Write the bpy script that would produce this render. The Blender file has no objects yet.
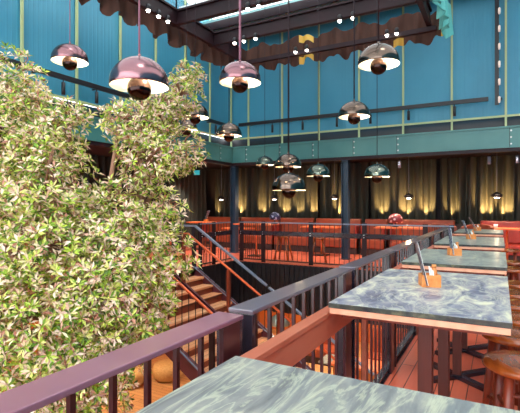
import bpy, bmesh, math, random
from mathutils import Vector, Matrix
random.seed(7)
PI = math.pi
S = bpy.context.scene
C = S.collection

# ------------------------------------------------------------------ helpers
def lin(r, g, b):
    f = lambda c: (c/12.92 if c <= 0.04045 else ((c+0.055)/1.055)**2.4)
    return (f(r/255), f(g/255), f(b/255), 1)

class MB:
    """collects shapes and links them as ONE mesh object"""
    def __init__(s):
        s.v = []; s.f = []; s.m = []; s.sm = []
    def add(s, vs, fs, mi=0, smooth=False):
        o = len(s.v); s.v += [tuple(p) for p in vs]
        for f in fs:
            s.f.append([i+o for i in f]); s.m.append(mi); s.sm.append(smooth)
        return s
    def box(s, x0, x1, y0, y1, z0, z1, mi=0):
        vs = [(x, y, z) for z in (z0, z1) for y in (y0, y1) for x in (x0, x1)]
        return s.add(vs, [(0,2,3,1),(4,5,7,6),(0,1,5,4),(2,6,7,3),(0,4,6,2),(1,3,7,5)], mi)
    def bar(s, p, q, w, h, mi=0, up=(0,0,1)):
        """box beam from p to q, w across, h along up"""
        p = Vector(p); q = Vector(q); d = (q-p).normalized(); u = Vector(up)
        r = d.cross(u).normalized(); u = r.cross(d).normalized()
        vs = []
        for e in (p, q):
            for a, b in ((-1,-1),(1,-1),(1,1),(-1,1)):
                vs.append(e + r*(a*w/2) + u*(b*h/2))
        return s.add(vs, [(3,2,1,0),(4,5,6,7),(0,1,5,4),(1,2,6,5),(2,3,7,6),(3,0,4,7)], mi)
    def tube(s, pts, rad, n=10, mi=0, cap=True):
        pts = [Vector(p) for p in pts]
        rr = rad if isinstance(rad, (list, tuple)) else [rad]*len(pts)
        vs = []; ref = None
        for i, p in enumerate(pts):
            a = pts[max(i-1, 0)]; b = pts[min(i+1, len(pts)-1)]
            d = (b-a).normalized()
            if ref is None:
                ref = Vector((1,0,0)) if abs(d.x) < .9 else Vector((0,1,0))
            r = (ref - d*ref.dot(d)).normalized(); ref = r; u = d.cross(r)
            for k in range(n):
                t = 2*PI*k/n; vs.append(p + (r*math.cos(t)+u*math.sin(t))*rr[i])
        fs = []
        for i in range(len(pts)-1):
            for k in range(n):
                fs.append((i*n+k, i*n+(k+1)%n, (i+1)*n+(k+1)%n, (i+1)*n+k))
        s.add(vs, fs, mi, True)
        if cap:
            o = len(s.v)-len(vs)
            s.f.append([o+k for k in range(n)][::-1]); s.m.append(mi); s.sm.append(False)
            s.f.append([o+(len(pts)-1)*n+k for k in range(n)]); s.m.append(mi); s.sm.append(False)
        return s
    def lathe(s, prof, n=32, mi=0, c=(0,0,0), smooth=True):
        """prof: (r, z) from bottom outwards; poles welded"""
        vs = []; rings = []
        for r, z in prof:
            if r < 1e-6:
                rings.append([len(vs)]); vs.append((c[0], c[1], c[2]+z))
            else:
                st = len(vs)
                for k in range(n):
                    t = 2*PI*k/n; vs.append((c[0]+r*math.cos(t), c[1]+r*math.sin(t), c[2]+z))
                rings.append(list(range(st, st+n)))
        fs = []
        for A, B in zip(rings, rings[1:]):
            for k in range(n):
                a, b = A[k % len(A)], A[(k+1) % len(A)]; d, e = B[k % len(B)], B[(k+1) % len(B)]
                q = [a, b, e, d]; w = []
                for i in q:
                    if i not in w: w.append(i)
                if len(w) > 2: fs.append(w)
        return s.add(vs, fs, mi, smooth)
    def build(s, name, mats, parent=None, bevel=0, loc=None):
        me = bpy.data.meshes.new(name)
        me.from_pydata(s.v, [], s.f)
        for m in (mats if isinstance(mats, (list, tuple)) else [mats]): me.materials.append(m)
        me.polygons.foreach_set('material_index', s.m)
        me.polygons.foreach_set('use_smooth', s.sm)
        me.update()
        o = bpy.data.objects.new(name, me); C.objects.link(o)
        if parent: o.parent = parent
        if loc: o.location = loc
        if bevel:
            b = o.modifiers.new('bevel', 'BEVEL'); b.width = bevel; b.segments = 2; b.limit_method = 'ANGLE'
        return o

def tag(o, label=None, cat=None, group=None, kind=None):
    if label: o['label'] = label
    if cat: o['category'] = cat
    if group: o['group'] = group
    if kind: o['kind'] = kind
    return o
def empty(name, loc, label, cat, group=None, rz=0):
    o = bpy.data.objects.new(name, None); C.objects.link(o); o.empty_display_size = .1
    o.location = loc; o.rotation_euler = (0, 0, rz)
    return tag(o, label, cat, group)
def copy_tree(o, parent=None):
    c = o.copy(); C.objects.link(c)
    if parent: c.parent = parent
    for ch in list(o.children): copy_tree(ch, c)
    return c
def struct(o):
    o['kind'] = 'structure'; return o

# ------------------------------------------------------------------ materials
def mat(name, col, rough=.5, metal=0, spec=.5, coat=0, emit=None, estr=0):
    m = bpy.data.materials.new(name); m.use_nodes = True
    b = m.node_tree.nodes['Principled BSDF']
    b.inputs['Base Color'].default_value = col
    b.inputs['Roughness'].default_value = rough
    b.inputs['Metallic'].default_value = metal
    b.inputs['Specular IOR Level'].default_value = spec
    b.inputs['Coat Weight'].default_value = coat
    b.inputs['Coat Roughness'].default_value = .12
    if emit:
        b.inputs['Emission Color'].default_value = emit; b.inputs['Emission Strength'].default_value = estr
    return m
def nt(m): return m.node_tree, m.node_tree.nodes['Principled BSDF']
def N(t, typ, **kw):
    n = t.nodes.new(typ)
    for k, v in kw.items():
        if k in n.inputs: n.inputs[k].default_value = v
        else: setattr(n, k, v)
    return n
def ramp(t, stops, fac):
    r = t.nodes.new('ShaderNodeValToRGB'); e = r.color_ramp.elements
    while len(e) < len(stops): e.new(.5)
    for i, (p, c) in enumerate(stops): e[i].position = p; e[i].color = c
    t.links.new(fac, r.inputs[0]); return r
def coords(t, scale, rot=(0,0,0)):
    tc = t.nodes.new('ShaderNodeTexCoord'); mp = t.nodes.new('ShaderNodeMapping')
    mp.inputs['Scale'].default_value = scale; mp.inputs['Rotation'].default_value = rot
    t.links.new(tc.outputs['Object'], mp.inputs['Vector']); return mp.outputs[0]

def noisy(name, stops, scale, rough=.5, detail=6, rot=(0,0,0), dist=0, bump=0, **kw):
    m = mat(name, stops[0][1], rough, **kw); t, b = nt(m)
    n = N(t, 'ShaderNodeTexNoise', Scale=1, Detail=detail, Distortion=dist)
    t.links.new(coords(t, scale, rot), n.inputs['Vector'])
    r = ramp(t, stops, n.outputs['Fac']); t.links.new(r.outputs[0], b.inputs['Base Color'])
    if bump:
        bp = N(t, 'ShaderNodeBump', Strength=bump, Distance=.01)
        t.links.new(n.outputs['Fac'], bp.inputs['Height']); t.links.new(bp.outputs[0], b.inputs['Normal'])
    return m

M = {}
M['teal_clad'] = noisy('teal_cladding', [(.3, lin(52,134,164)), (.7, lin(70,152,180))], (.5,.5,.35), .42)
M['teal_beam'] = noisy('teal_beam_paint', [(.3, lin(60,122,122)), (.7, lin(78,138,134))], (1,1,1), .4)
M['pale_strip'] = mat('pale_green_strip', lin(176,192,140), .5)
M['black'] = mat('black_metal', lin(22,20,26), .4)
M['navy'] = mat('blue_grey_steel', lin(40,62,82), .4)
M['bolt'] = mat('bolt_zinc', lin(190,200,200), .35, .6)
M['maroon'] = noisy('maroon_painted_steel', [(.3, lin(54,20,26)), (.7, lin(66,26,32))], (3,3,3), .3, coat=.35)
M['plum_top'] = noisy('plum_lacquered_steel', [(.3, lin(120,74,90)), (.7, lin(138,88,104))], (2,2,2), .3, coat=.4)  # maroon rail top, sky reflection worked into a lighter base colour
M['charcoal_top'] = noisy('grey_plum_lacquered_steel', [(.3, lin(84,74,86)), (.7, lin(100,88,98))], (2,2,2), .28, coat=.5)  # farther rail tops, greyer sky reflection held in the base colour
M['rail_dark'] = noisy('charcoal_plum_steel', [(.3, lin(34,28,38)), (.7, lin(46,36,46))], (3,3,3), .27, coat=.5)
M['beam_plum'] = noisy('dark_plum_steel', [(.3, lin(32,16,22)), (.7, lin(44,22,29))], (2,2,2), .5, spec=.3)
M['stringer'] = noisy('plum_stringer_steel', [(.3, lin(84,36,46)), (.7, lin(98,44,54))], (2,2,2), .4)
M['grey_rail'] = mat('blue_grey_handrail', lin(120,132,152), .35)
M['orange_rail'] = mat('copper_orange_handrail', lin(214,98,56), .3, .35)
M['wood_light'] = noisy('pale_pink_timber', [(.25, lin(216,148,116)), (.75, lin(232,174,142))], (18,1.2,18), .45)
M['ledger'] = noisy('salmon_timber', [(.2, lin(160,82,58)), (.5, lin(178,96,70)), (.8, lin(192,112,84))], (14,2,14), .45, dist=.6)
M['stool_wood'] = noisy('amber_stool_wood', [(.2, lin(124,54,18)), (.55, lin(150,72,26)), (.85, lin(176,96,42))], (30,3,3), .2, coat=.4)
M['leg_wood'] = noisy('red_brown_leg_wood', [(.2, lin(98,34,18)), (.8, lin(140,58,34))], (30,30,2), .35)
M['column_leg'] = noisy('brown_painted_leg', [(.2, lin(70,28,22)), (.8, lin(100,44,34))], (30,30,2), .38)
M['box_wood'] = noisy('orange_box_wood', [(.2, lin(198,112,48)), (.8, lin(226,148,80))], (30,6,30), .5)
M['far_wood'] = noisy('orange_table_wood', [(.2, lin(214,96,48)), (.8, lin(240,130,76))], (3,20,3), .3)
M['leather'] = noisy('orange_leather', [(.2, lin(122,50,30)), (.8, lin(156,74,46))], (6,6,6), .4)
M['leather_dark'] = noisy('oxblood_leather', [(.2, lin(130,34,28)), (.8, lin(158,50,38))], (6,6,6), .4)
M['brown_fabric'] = noisy('brown_valance_fabric', [(.2, lin(58,32,24)), (.8, lin(88,52,38))], (8,8,2), .8)
M['gold_fabric'] = noisy('gold_lining', [(.2, lin(220,170,60)), (.8, lin(240,200,96))], (8,8,2), .6)
M['teal_fabric'] = noisy('turquoise_lining', [(.2, lin(80,170,165)), (.8, lin(110,196,188))], (8,8,2), .7)
M['velvet'] = noisy('grey_green_velvet', [(.2, lin(36,42,38)), (.5, lin(48,50,43)), (.8, lin(60,58,48))], (2,2,.4), .75)
M['white_enamel'] = mat('cream_enamel', lin(250,244,224), .4)
M['bulb'] = mat('lit_bulb', (1,1,1,1), emit=(1,.93,.82,1), estr=9)
M['soft_bulb'] = mat('soft_pink_lamp', lin(240,215,200), .4, emit=(1,.8,.7,1), estr=.12)
M['paper'] = mat('white_paper', lin(238,236,230), .7)
M['dark_plinth'] = mat('dark_plinth', lin(44,26,26), .6)
M['ceil_dark'] = mat('dark_ceiling_paint', lin(40,30,34), .7)
M['roof_teal'] = noisy('grey_teal_roof_panel', [(.3, lin(84,120,122)), (.7, lin(110,146,146))], (1,1,1), .6)  # stands in for glass, dim sky tone held in the colour
M['white_rib'] = mat('white_rib', lin(235,238,240), .5)
M['orange_wall'] = noisy('orange_timber_panel', [(.2, lin(168,84,32)), (.8, lin(212,124,58))], (6,6,.6), .45)
M['basket'] = noisy('tan_wicker', [(.2, lin(176,132,72)), (.8, lin(216,174,108))], (20,20,40), .7, bump=.4)
M['soil'] = mat('dark_soil', lin(50,36,26), .9)
M['bark'] = noisy('pinkish_bark', [(.2, lin(120,82,62)), (.8, lin(176,128,104))], (10,10,3), .85, bump=.4)
M['sign'] = mat('cyan_lit_sign', lin(60,190,200), .4, emit=lin(60,200,210), estr=.2)
M['jar'] = mat('amber_jar', lin(226,140,80), .2)

def chrome(name, col, rough=.1):
    m = mat(name, col, rough, 1.0); t, b = nt(m)
    n = N(t, 'ShaderNodeTexNoise', Scale=3, Detail=2)
    bp = N(t, 'ShaderNodeBump', Strength=.04, Distance=.03)
    t.links.new(n.outputs['Fac'], bp.inputs['Height']); t.links.new(bp.outputs[0], b.inputs['Normal'])
    return m
M['rose'] = chrome('rose_lacquer_metal', lin(136,98,103), .2)  # reflections of pink surroundings put into the dome colour
M['bronze'] = chrome('bronze_chrome', lin(100,85,76), .15)
M['steel_green'] = chrome('green_grey_chrome', lin(98,104,94), .13)  # green of the reflected teal walls painted into the metal
M['pale_green'] = chrome('pale_green_metal', lin(214,224,208), .45)  # paler copy, brightness of the low lamp put into its colour
M['cord'] = mat('mauve_cord', lin(150,104,122), .5)
M['ball'] = chrome('dark_bronze_chrome', lin(56,42,40), .1)

# corrugated cladding colour already; wooden deck with boards
def planks(name, c1, c2, c3, width, axis_y=True, rough=.3, coat=.3):
    m = mat(name, c1, rough, coat=coat); t, b = nt(m)
    v = coords(t, (1,1,1), (0,0,PI/2 if axis_y else 0))
    br = N(t, 'ShaderNodeTexBrick', Scale=1.0)
    br.inputs['Color1'].default_value = c1; br.inputs['Color2'].default_value = c2
    br.inputs['Mortar'].default_value = c3; br.inputs['Mortar Size'].default_value = .004
    br.inputs['Brick Width'].default_value = 2.2; br.inputs['Row Height'].default_value = width
    br.inputs['Bias'].default_value = 0.0
    t.links.new(v, br.inputs['Vector'])
    n = N(t, 'ShaderNodeTexNoise', Scale=1, Detail=5)
    t.links.new(coords(t, (16,1.2,1) if axis_y else (1.2,16,1)), n.inputs['Vector'])
    mx = N(t, 'ShaderNodeMix', data_type='RGBA', blend_type='MULTIPLY'); mx.inputs[0].default_value = .35
    t.links.new(br.outputs['Color'], mx.inputs[6])
    r = ramp(t, [(.3, (.55,.5,.5,1)), (.7, (1,1,1,1))], n.outputs['Fac'])
    t.links.new(r.outputs[0], mx.inputs[7]); t.links.new(mx.outputs[2], b.inputs['Base Color'])
    return m
M['deck'] = planks('red_timber_boards', lin(240,124,92), lin(226,104,76), lin(60,24,20), .12)
M['tread'] = planks('orange_tread_boards', lin(240,176,128), lin(232,156,108), lin(90,40,26), .14, True, .45, 0)
M['lower_deck'] = planks('amber_boards', lin(206,156,100), lin(192,140,86), lin(80,40,20), .14, False, .45, 0)

def marble(name, stops, scale, dist, rot, vein):
    m = mat(name, stops[0][1], .36, coat=.1, spec=.35); t, b = nt(m)
    v = coords(t, scale, rot)
    n = N(t, 'ShaderNodeTexNoise', Scale=1, Detail=9, Roughness=.62, Distortion=dist)
    t.links.new(v, n.inputs['Vector'])
    r = ramp(t, stops, n.outputs['Fac'])
    w = N(t, 'ShaderNodeTexNoise', Scale=.7, Detail=7, Roughness=.6, Distortion=dist*1.6)
    t.links.new(v, w.inputs['Vector'])
    k = ramp(t, [(.46, (0,0,0,1)), (.5, (1,1,1,1)), (.54, (0,0,0,1))], w.outputs['Fac'])
    mu = N(t, 'ShaderNodeMath', operation='MULTIPLY'); mu.inputs[1].default_value = .45
    t.links.new(k.outputs[0], mu.inputs[0])
    mx = N(t, 'ShaderNodeMix', data_type='RGBA'); mx.inputs[7].default_value = vein
    t.links.new(mu.outputs[0], mx.inputs[0]); t.links.new(r.outputs[0], mx.inputs[6])
    t.links.new(mx.outputs[2], b.inputs['Base Color'])
    return m
M['marble_green'] = marble('sea_green_marble', [(.3, lin(84,86,88)), (.45, lin(110,112,112)), (.56, lin(130,130,124)), (.7, lin(162,160,140))], (13,2.4,3), 1.2, (0,0,-.45), lin(188,190,160))
M['marble_blue'] = marble('blue_grey_marble', [(.33, lin(66,66,88)), (.44, lin(112,112,128)), (.54, lin(152,148,150)), (.64, lin(206,200,172))], (6,3,3), 1.6, (0,0,.7), lin(206,204,176))
M['marble_far'] = marble('grey_green_marble', [(.3, lin(90,94,94)), (.45, lin(118,122,120)), (.58, lin(140,144,136)), (.7, lin(178,178,156))], (6,3,3), 1.4, (0,0,.4), lin(186,192,168))
M['marble_edge'] = noisy('dark_marble_edge', [(.35, lin(28,32,38)), (.55, lin(60,64,56)), (.75, lin(120,118,84))], (16,16,16), .3)

def leaf_mat():
    m = mat('leaf', (0,0,0,1), .42); t, b = nt(m)
    g = t.nodes.new('ShaderNodeNewGeometry')
    r = ramp(t, [(0, lin(70,96,34)), (.16, lin(122,160,42)), (.32, lin(186,208,72)), (.46, lin(226,224,130)),
                 (.6, lin(244,224,186)), (.8, lin(250,222,206)), (.92, lin(222,168,146)), (1, lin(160,92,66))], g.outputs['Random Per Island'])
    t.links.new(r.outputs[0], b.inputs['Base Color'])
    tr = t.nodes.new('ShaderNodeBsdfTranslucent'); t.links.new(r.outputs[0], tr.inputs[0])
    mx = t.nodes.new('ShaderNodeMixShader'); mx.inputs[0].default_value = .3
    t.links.new(b.outputs[0], mx.inputs[1]); t.links.new(tr.outputs[0], mx.inputs[2])
    t.links.new(mx.outputs[0], t.nodes['Material Output'].inputs[0])
    return m
M['leaf'] = leaf_mat()
def glass_mat(name='clear_glass', tint=(.94,.97,.98,1)):
    m = bpy.data.materials.new(name); m.use_nodes = True; t = m.node_tree
    t.nodes.remove(t.nodes['Principled BSDF'])
    a = t.nodes.new('ShaderNodeBsdfTransparent'); a.inputs[0].default_value = tint
    g = t.nodes.new('ShaderNodeBsdfGlossy'); g.inputs['Roughness'].default_value = .03
    mx = t.nodes.new('ShaderNodeMixShader'); mx.inputs[0].default_value = .06
    t.links.new(a.outputs[0], mx.inputs[1]); t.links.new(g.outputs[0], mx.inputs[2])
    t.links.new(mx.outputs[0], t.nodes['Material Output'].inputs[0]); return m
M['glass'] = glass_mat()
M['roof_glass'] = glass_mat('frosted_roof_glass', (.6,.62,.62,1))  # tint added to weaken daylight coming through the roof

# ------------------------------------------------------------------ setting
XL, YF = -7.76, 12.2            # atrium's teal walls
XR, YB = 4.0, -4.0
AX0, AX1, AY1 = -6.6, -.95, 10.5   # hole in the upper deck
RX, RYF = -10.6, 14.8           # curtain line under the mezzanine
ZL = -3.2

b = MB()
b.box(AX1, XR, YB, RYF+.3, -.3, 0); b.box(RX-.3, AX1, AY1, RYF+.3, -.3, 0); b.box(RX-.3, AX0, YB, AY1, -.3, 0)
struct(b.build('floor', M['deck']))
struct(MB().box(RX-.3, XR, YB, RYF+.3, ZL-.2, ZL).build('floor_lower', M['lower_deck']))
# dark slatted apron under the deck edge, facing the well
b = MB(); b.box(AX0, AX1, AY1-.012, AY1-.002, -1.3, -.01)
x = AX0
while x < AX1:
    b.box(x, x+.045, AY1-.05, AY1-.012, -1.3, -.02); x += .14
struct(b.build('trim_apron', M['black']))
struct(MB().box(AX0, AX0+.01, 8.75, AY1-.06, -1.3, -.01).build('trim_left', M['black']))
struct(MB().box(AX1, AX1+.03, YB, AY1, -.62, -.3).build('trim_right', M['black']))

def corrugated(x0, x1, z0, z1, depth=.0025, pitch=.1, th=.06):
    """cladding sheet in the XZ plane facing -Y, front at y=0"""
    m = MB(); pts = []; x = x0
    while x < x1:
        for dx, dy in ((0,0),(.06,0),(.07,-depth),(.09,-depth)):
            if x+dx < x1: pts.append((x+dx, dy))
        x += pitch
    pts.append((x1, 0))
    vs = []
    for px, py in pts: vs += [(px, py, z0), (px, py, z1)]
    fs = [(2*i, 2*i+2, 2*i+3, 2*i+1) for i in range(len(pts)-1)]
    m.add(vs, fs); m.box(x0, x1, .004, th, z0, z1)
    return m
struct(corrugated(XL, XR, 3.72, 7.3, .002).build('wall_far', M['teal_clad'], loc=(0, YF, 0)))
o = struct(corrugated(0, YF-YB, 3.72, 7.3).build('wall_left', M['teal_clad'], loc=(XL, YB, 0))); o.rotation_euler = (0, 0, PI/2)
o = struct(corrugated(0, YF-YB, 0, 7.3).build('wall_right', M['teal_clad'], loc=(XR, YF, 0))); o.rotation_euler = (0, 0, -PI/2)
struct(MB().box(XR, XR+.1, YF, RYF+.3, 0, 3.4).build('wall_right_rear', M['velvet']))
m = MB(); m.box(RX-.3, XR, YB-.1, YB, 0, .25); m.box(RX-.3, XR, YB-.1, YB, 7.0, 7.3)
for i in range(9): m.box(RX-.3+1.82*i, RX-.2+1.82*i, YB-.1, YB, .25, 7.0)
m.box(RX-.3, XR, YB-.1, YB, 3.05, 3.45)
struct(m.build('wall_back', M['teal_clad']))
struct(MB().box(RX-.3, XR, YB-.06, YB-.05, .25, 7.0).build('window_3', M['glass']))  # unseen glazing added behind the camera for frontal daylight
struct(MB().box(RX-.3, XR, RYF+.2, RYF+.3, 0, 3.4).build('wall_rear', M['ceil_dark']))
struct(MB().box(RX-.3, RX-.2, YB, RYF+.3, 0, 3.4).build('wall_left_rear', M['ceil_dark']))
b = MB(); b.box(RX-.3, XR, RYF+.2, RYF+.3, ZL, -.3); struct(b.build('wall_lower_rear', M['orange_wall']))
struct(MB().box(RX-.3, RX-.2, YB, RYF+.2, ZL, -.3).build('wall_lower_left', M['orange_wall']))
struct(MB().box(XR-.1, XR, YB, RYF+.2, ZL, -.3).build('wall_lower_right', M['orange_wall']))
struct(MB().box(RX-.2, XR, YB, YB+.1, ZL, -.3).build('wall_lower_back', M['orange_wall']))
# recess behind the beams, ceilings under the mezzanine
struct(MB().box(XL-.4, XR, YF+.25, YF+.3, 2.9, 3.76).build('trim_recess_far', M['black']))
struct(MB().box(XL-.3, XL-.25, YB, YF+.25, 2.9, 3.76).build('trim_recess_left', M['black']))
struct(MB().box(RX-.3, XR, YF-.02, RYF+.3, 3.05, 3.15).build('ceiling', M['ceil_dark']))
struct(MB().box(RX-.3, XL+.02, YB, YF-.02, 3.05, 3.15).build('ceiling_left', M['ceil_dark']))

# teal beams with bolt plates
def beam(name, x0, x1, rotz, loc, bolts):
    root = empty(name, loc, None, None, rz=rotz); struct(root)
    m = MB(); m.box(x0, x1, 0, .14, 2.95, 3.47); m.box(x0, x1, -.03, 0, 3.43, 3.47)
    m.box(x0, x1, .02, .2, 2.86, 2.95, 1)
    m.build('beam_web', [M['teal_beam'], M['beam_plum']], root)
    for bx in bolts:
        bb = MB(); bb.box(bx-.006, bx+.006, -.004, 0, 2.96, 3.43, 1)
        for z in (3.04, 3.2, 3.36):
            bb.tube([(bx+.03, 0, z), (bx+.03, -.016, z)], .02, 8)
        bb.build('bolt_row', [M['bolt'], M['black']], root)
beam('beam_far', XL, XR, 0, (0, YF-.06, 0), [-7.2, -4.9, -3.66, -2.45, .2, 2.4, -6.0])
beam('beam_left', 0, YF-YB-.06, PI/2, (XL+.06, YB, 0), [9.0, 11.2, 13.4, 15.4])
# pale vertical strips and the horizontal strip
k = 1
for i in range(-6, 4):
    x = .12 + 1.205*i
    if XL+.1 < x < XR:
        struct(MB().box(x-.024, x+.024, YF-.06, YF-.02, 3.47, 7.3).build('trim_%d' % k, M['pale_strip'])); k += 1
for i in range(0, 11):
    y = 12.1 - 1.19*i - .02
    if y < YF-.1 or i == 0:
        struct(MB().box(XL+.02, XL+.06, y-.024, y+.024, 3.47, 7.3).build('trim_%d' % k, M['pale_strip'])); k += 1
struct(MB().box(XL, XR, YF-.05, YF-.02, 3.70, 3.75).build('trim_%d' % k, M['pale_strip'])); k += 1
struct(MB().box(XL+.02, XL+.05, YB, YF, 3.70, 3.75).build('trim_%d' % k, M['pale_strip'])); k += 1

# columns
def column(x, y):
    m = MB(); m.box(x-.10, x+.10, y-.012, y+.012, 0, 2.95); m.box(x-.10, x-.08, y-.1, y+.1, 0, 2.95); m.box(x+.08, x+.10, y-.1, y+.1, 0, 2.95)
    m.box(x-.14, x+.14, y-.14, y+.14, 0, .02); m.box(x-.1, x+.1, y-.1, y+.1, 2.82, 2.86)
    struct(m.build('column', M['navy']))
column(-7.72, 12.28); column(-3.92, 12.28); column(1.6, 12.28)

# glazed roof
RZ = 6.9
b = MB()
for i in range(19):
    y = YB + i*.75
    if y < 9.6: b.box(XL, XR, y-.03, y+.03, RZ, RZ+.12)
struct(b.build('ceiling_roof_bars', M['white_rib']))
struct(MB().box(XL, XR, YB, 9.6, RZ+.12, RZ+.14).build('window_1', M['roof_glass']))
b = MB(); b.box(XL, XR, 9.6, 10.3, RZ, RZ+.1); b.box(XL, XR, 10.55, 11.2, RZ, RZ+.1); b.box(XL, XR, 11.5, YF, RZ, RZ+.1)
b.box(XL, XR, 10.5, 10.56, RZ-.22, RZ, 1); b.box(XL, XR, 11.2, 11.26, RZ-.22, RZ, 1)
struct(b.build('ceiling_roof', [M['roof_teal'], M['beam_plum']]))  # opaque stand-in for the far glass, toned like dimmed sky
b = MB(); b.box(XL, XR, 10.3, 10.55, RZ+.08, RZ+.1); b.box(XL, XR, 11.2, 11.5, RZ+.08, RZ+.1)
struct(b.build('window_2', M['glass']))

# ------------------------------------------------------------------ canopy over the well
def wavy(length, z0, z1, seed, amp=.07, top_amp=.06, bot_amp=.085, step=.04, thick=.012, lining=()):
    """hanging fabric along +X at y=0"""
    R = random.Random(seed); n = int(length/step)+1
    vs = []; ph = 0; wl = .42
    prof = []; x = 0
    p1, p2, p3 = R.random()*6, R.random()*6, R.random()*6
    for i in range(n):
        x = length*i/(n-1)
        y = amp*(math.sin(x*2*PI/.44+p1+.9*math.sin(x*1.3+p2))+.35*math.sin(x*2*PI/.19+p3))
        zb = z0 - bot_amp*(math.sin(x*2*PI/.62+p2+.7*math.sin(x*1.9))*.8+.4*math.sin(x*2*PI/.27+p1))
        zt = z1 + top_amp*(math.sin(x*2*PI/.9+p3+math.sin(x*2.1))+.4*math.sin(x*2*PI/.33))
        prof.append((x, y, zb, zt))
    m = MB(); K = 4
    for s, mi in ((0, 0), (thick, 0)):
        vs = []
        for x, y, zb, zt in prof:
            for j in range(K+1):
                f = j/K; vs.append((x, y*(1-.5*f)+s, zb+(zt-zb)*f))
        fs = []
        for i in range(n-1):
            for j in range(K):
                a = i*(K+1)+j; q = (a, a+K+1, a+K+2, a+1)
                fs.append(q if s == 0 else q[::-1])
        m.add(vs, fs, mi, True)
        for q in range(len(fs)):
            i, j = divmod(q, K)
            for a, c, js in lining:
                if a <= prof[i][0] <= c and j in js: m.m[len(m.m)-len(fs)+q] = 1
    return m
CX0, CX1, CY1, CZ = -6.25, -1.0, 10.2, 5.15
fr = empty('roof_canopy', (0, 0, 5.5), 'dark plum steel canopy frame of crossing beams hung under the glass roof above the well', 'roof canopy')
for y, z in ((10.02, 0), (8.78, 0), (7.4, 0), (6.0, 0), (4.6, 0), (3.2, 0)):
    m = MB()
    if y > 10: m.box(CX0, CX1-.2, y-.05, y+.05, -.2, -.1)
    else: m.box(CX0, CX1-.2, y-.05, y+.05, -.06, .0); m.box(CX0, CX1-.2, y+.0, y+.03, 0, .22); m.box(CX0, CX1-.2, y-.05, y+.06, .22, .26)
    m.build('cross_beam', [M['beam_plum']], fr)
for x in (CX0+.12, CX1-.35):
    m = MB(); m.box(x-.05, x+.05, 2.4, 10.07, -.07, .0); m.box(x-.02, x+.02, 2.4, 10.07, 0, .24); m.box(x-.06, x+.06, 2.4, 10.07, .24, .28)
    m.build('side_beam', M['beam_plum'], fr)
for x, y in ((-6.13, 7.4), (-6.13, 4.6), (-1.35, 7.4), (-1.35, 4.6), (-6.13, 10.0), (-1.35, 10.0)):
    MB().tube([(x, y, .26), (x, y, RZ-5.5)], .018, 8).build('hanger_rod', M['beam_plum'], fr)
tag(wavy(CX1-CX0, CZ+.02, CZ+.66, 3, lining=((1.75,2.15,(0,3)),(4.1,4.3,(0,)),(5.1,5.25,(0,3)))).build('valance', [M['brown_fabric'], M['gold_fabric']], loc=(CX0, CY1, 0)), 'brown scalloped fabric valance along the far edge of the roof canopy', 'valance', 'canopy valances')
o = wavy(7.8, CZ+.02, CZ+.55, 5, .09).build('valance', M['brown_fabric'], loc=(CX0-.13, 2.35, 0)); o.rotation_euler = (0, 0, PI/2)
tag(o, 'dark brown scalloped valance along the left edge of the roof canopy', 'valance', 'canopy valances')
o = wavy(7.8, CZ, CZ+.68, 8, .08).build('valance', M['teal_fabric'], loc=(CX1+.03, 2.35, 0)); o.rotation_euler = (0, 0, PI/2)
tag(o, 'turquoise lined scalloped valance along the right edge of the roof canopy', 'valance', 'canopy valances')

# bulbs of the canopy: a housing clamped to a beam and a lit bulb below
def spot_proto(loc, label):
    r = empty('canopy_spotlight', loc, label, 'spotlight', 'spotlights on the canopy beams')
    MB().lathe([(0,.12),(.03,.12),(.045,.1),(.05,.0),(.042,.0),(.04,.06),(0,.06)][::-1], 12).build('housing', M['black'], r)
    MB().lathe([(0,-.045),(.026,-.036),(.038,-.008),(.034,.025),(.016,.04),(0,.045)], 14).build('bulb', M['bulb'], r)
    return r
spots = [(-4.45,9.92,'left one of the lit pair on the far canopy beam near its middle'), (-4.15,9.92,'right one of the lit pair on the far canopy beam near its middle'),
 (-2.22,9.92,'left one of the lit pair at the far canopy beam right end'), (-2.01,9.92,'right one of the lit pair at the far canopy beam right end'),
 (-5.45,8.68,'leftmost of three lit bulbs by the canopy corner on the second beam'), (-5.2,8.68,'middle one of three lit bulbs by the canopy corner on the second beam'), (-4.89,8.68,'rightmost of three lit bulbs by the canopy corner on the second beam'),
 (-2.9,8.68,'left one of the lit pair on the second canopy beam right of middle'), (-2.62,8.68,'right one of the lit pair on the second canopy beam right of middle'),
 (-4.28,7.3,'left one of the lit pair on the third canopy beam'), (-4.04,7.3,'right one of the lit pair on the third canopy beam'),
 (-6.02,6.42,'upper one of three lit bulbs on the left side beam of the canopy'), (-6.02,6.72,'middle one of three lit bulbs on the left side beam of the canopy'), (-6.02,7.0,'lower one of three lit bulbs on the left side beam of the canopy')]
sp0 = None
for x, y, l in spots:
    l = 'round spotlight, ' + l
    if sp0 is None: sp0 = spot_proto((x, y, 5.36), l)
    else:
        c = copy_tree(sp0); c.location = (x, y, 5.36); c['label'] = l

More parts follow.
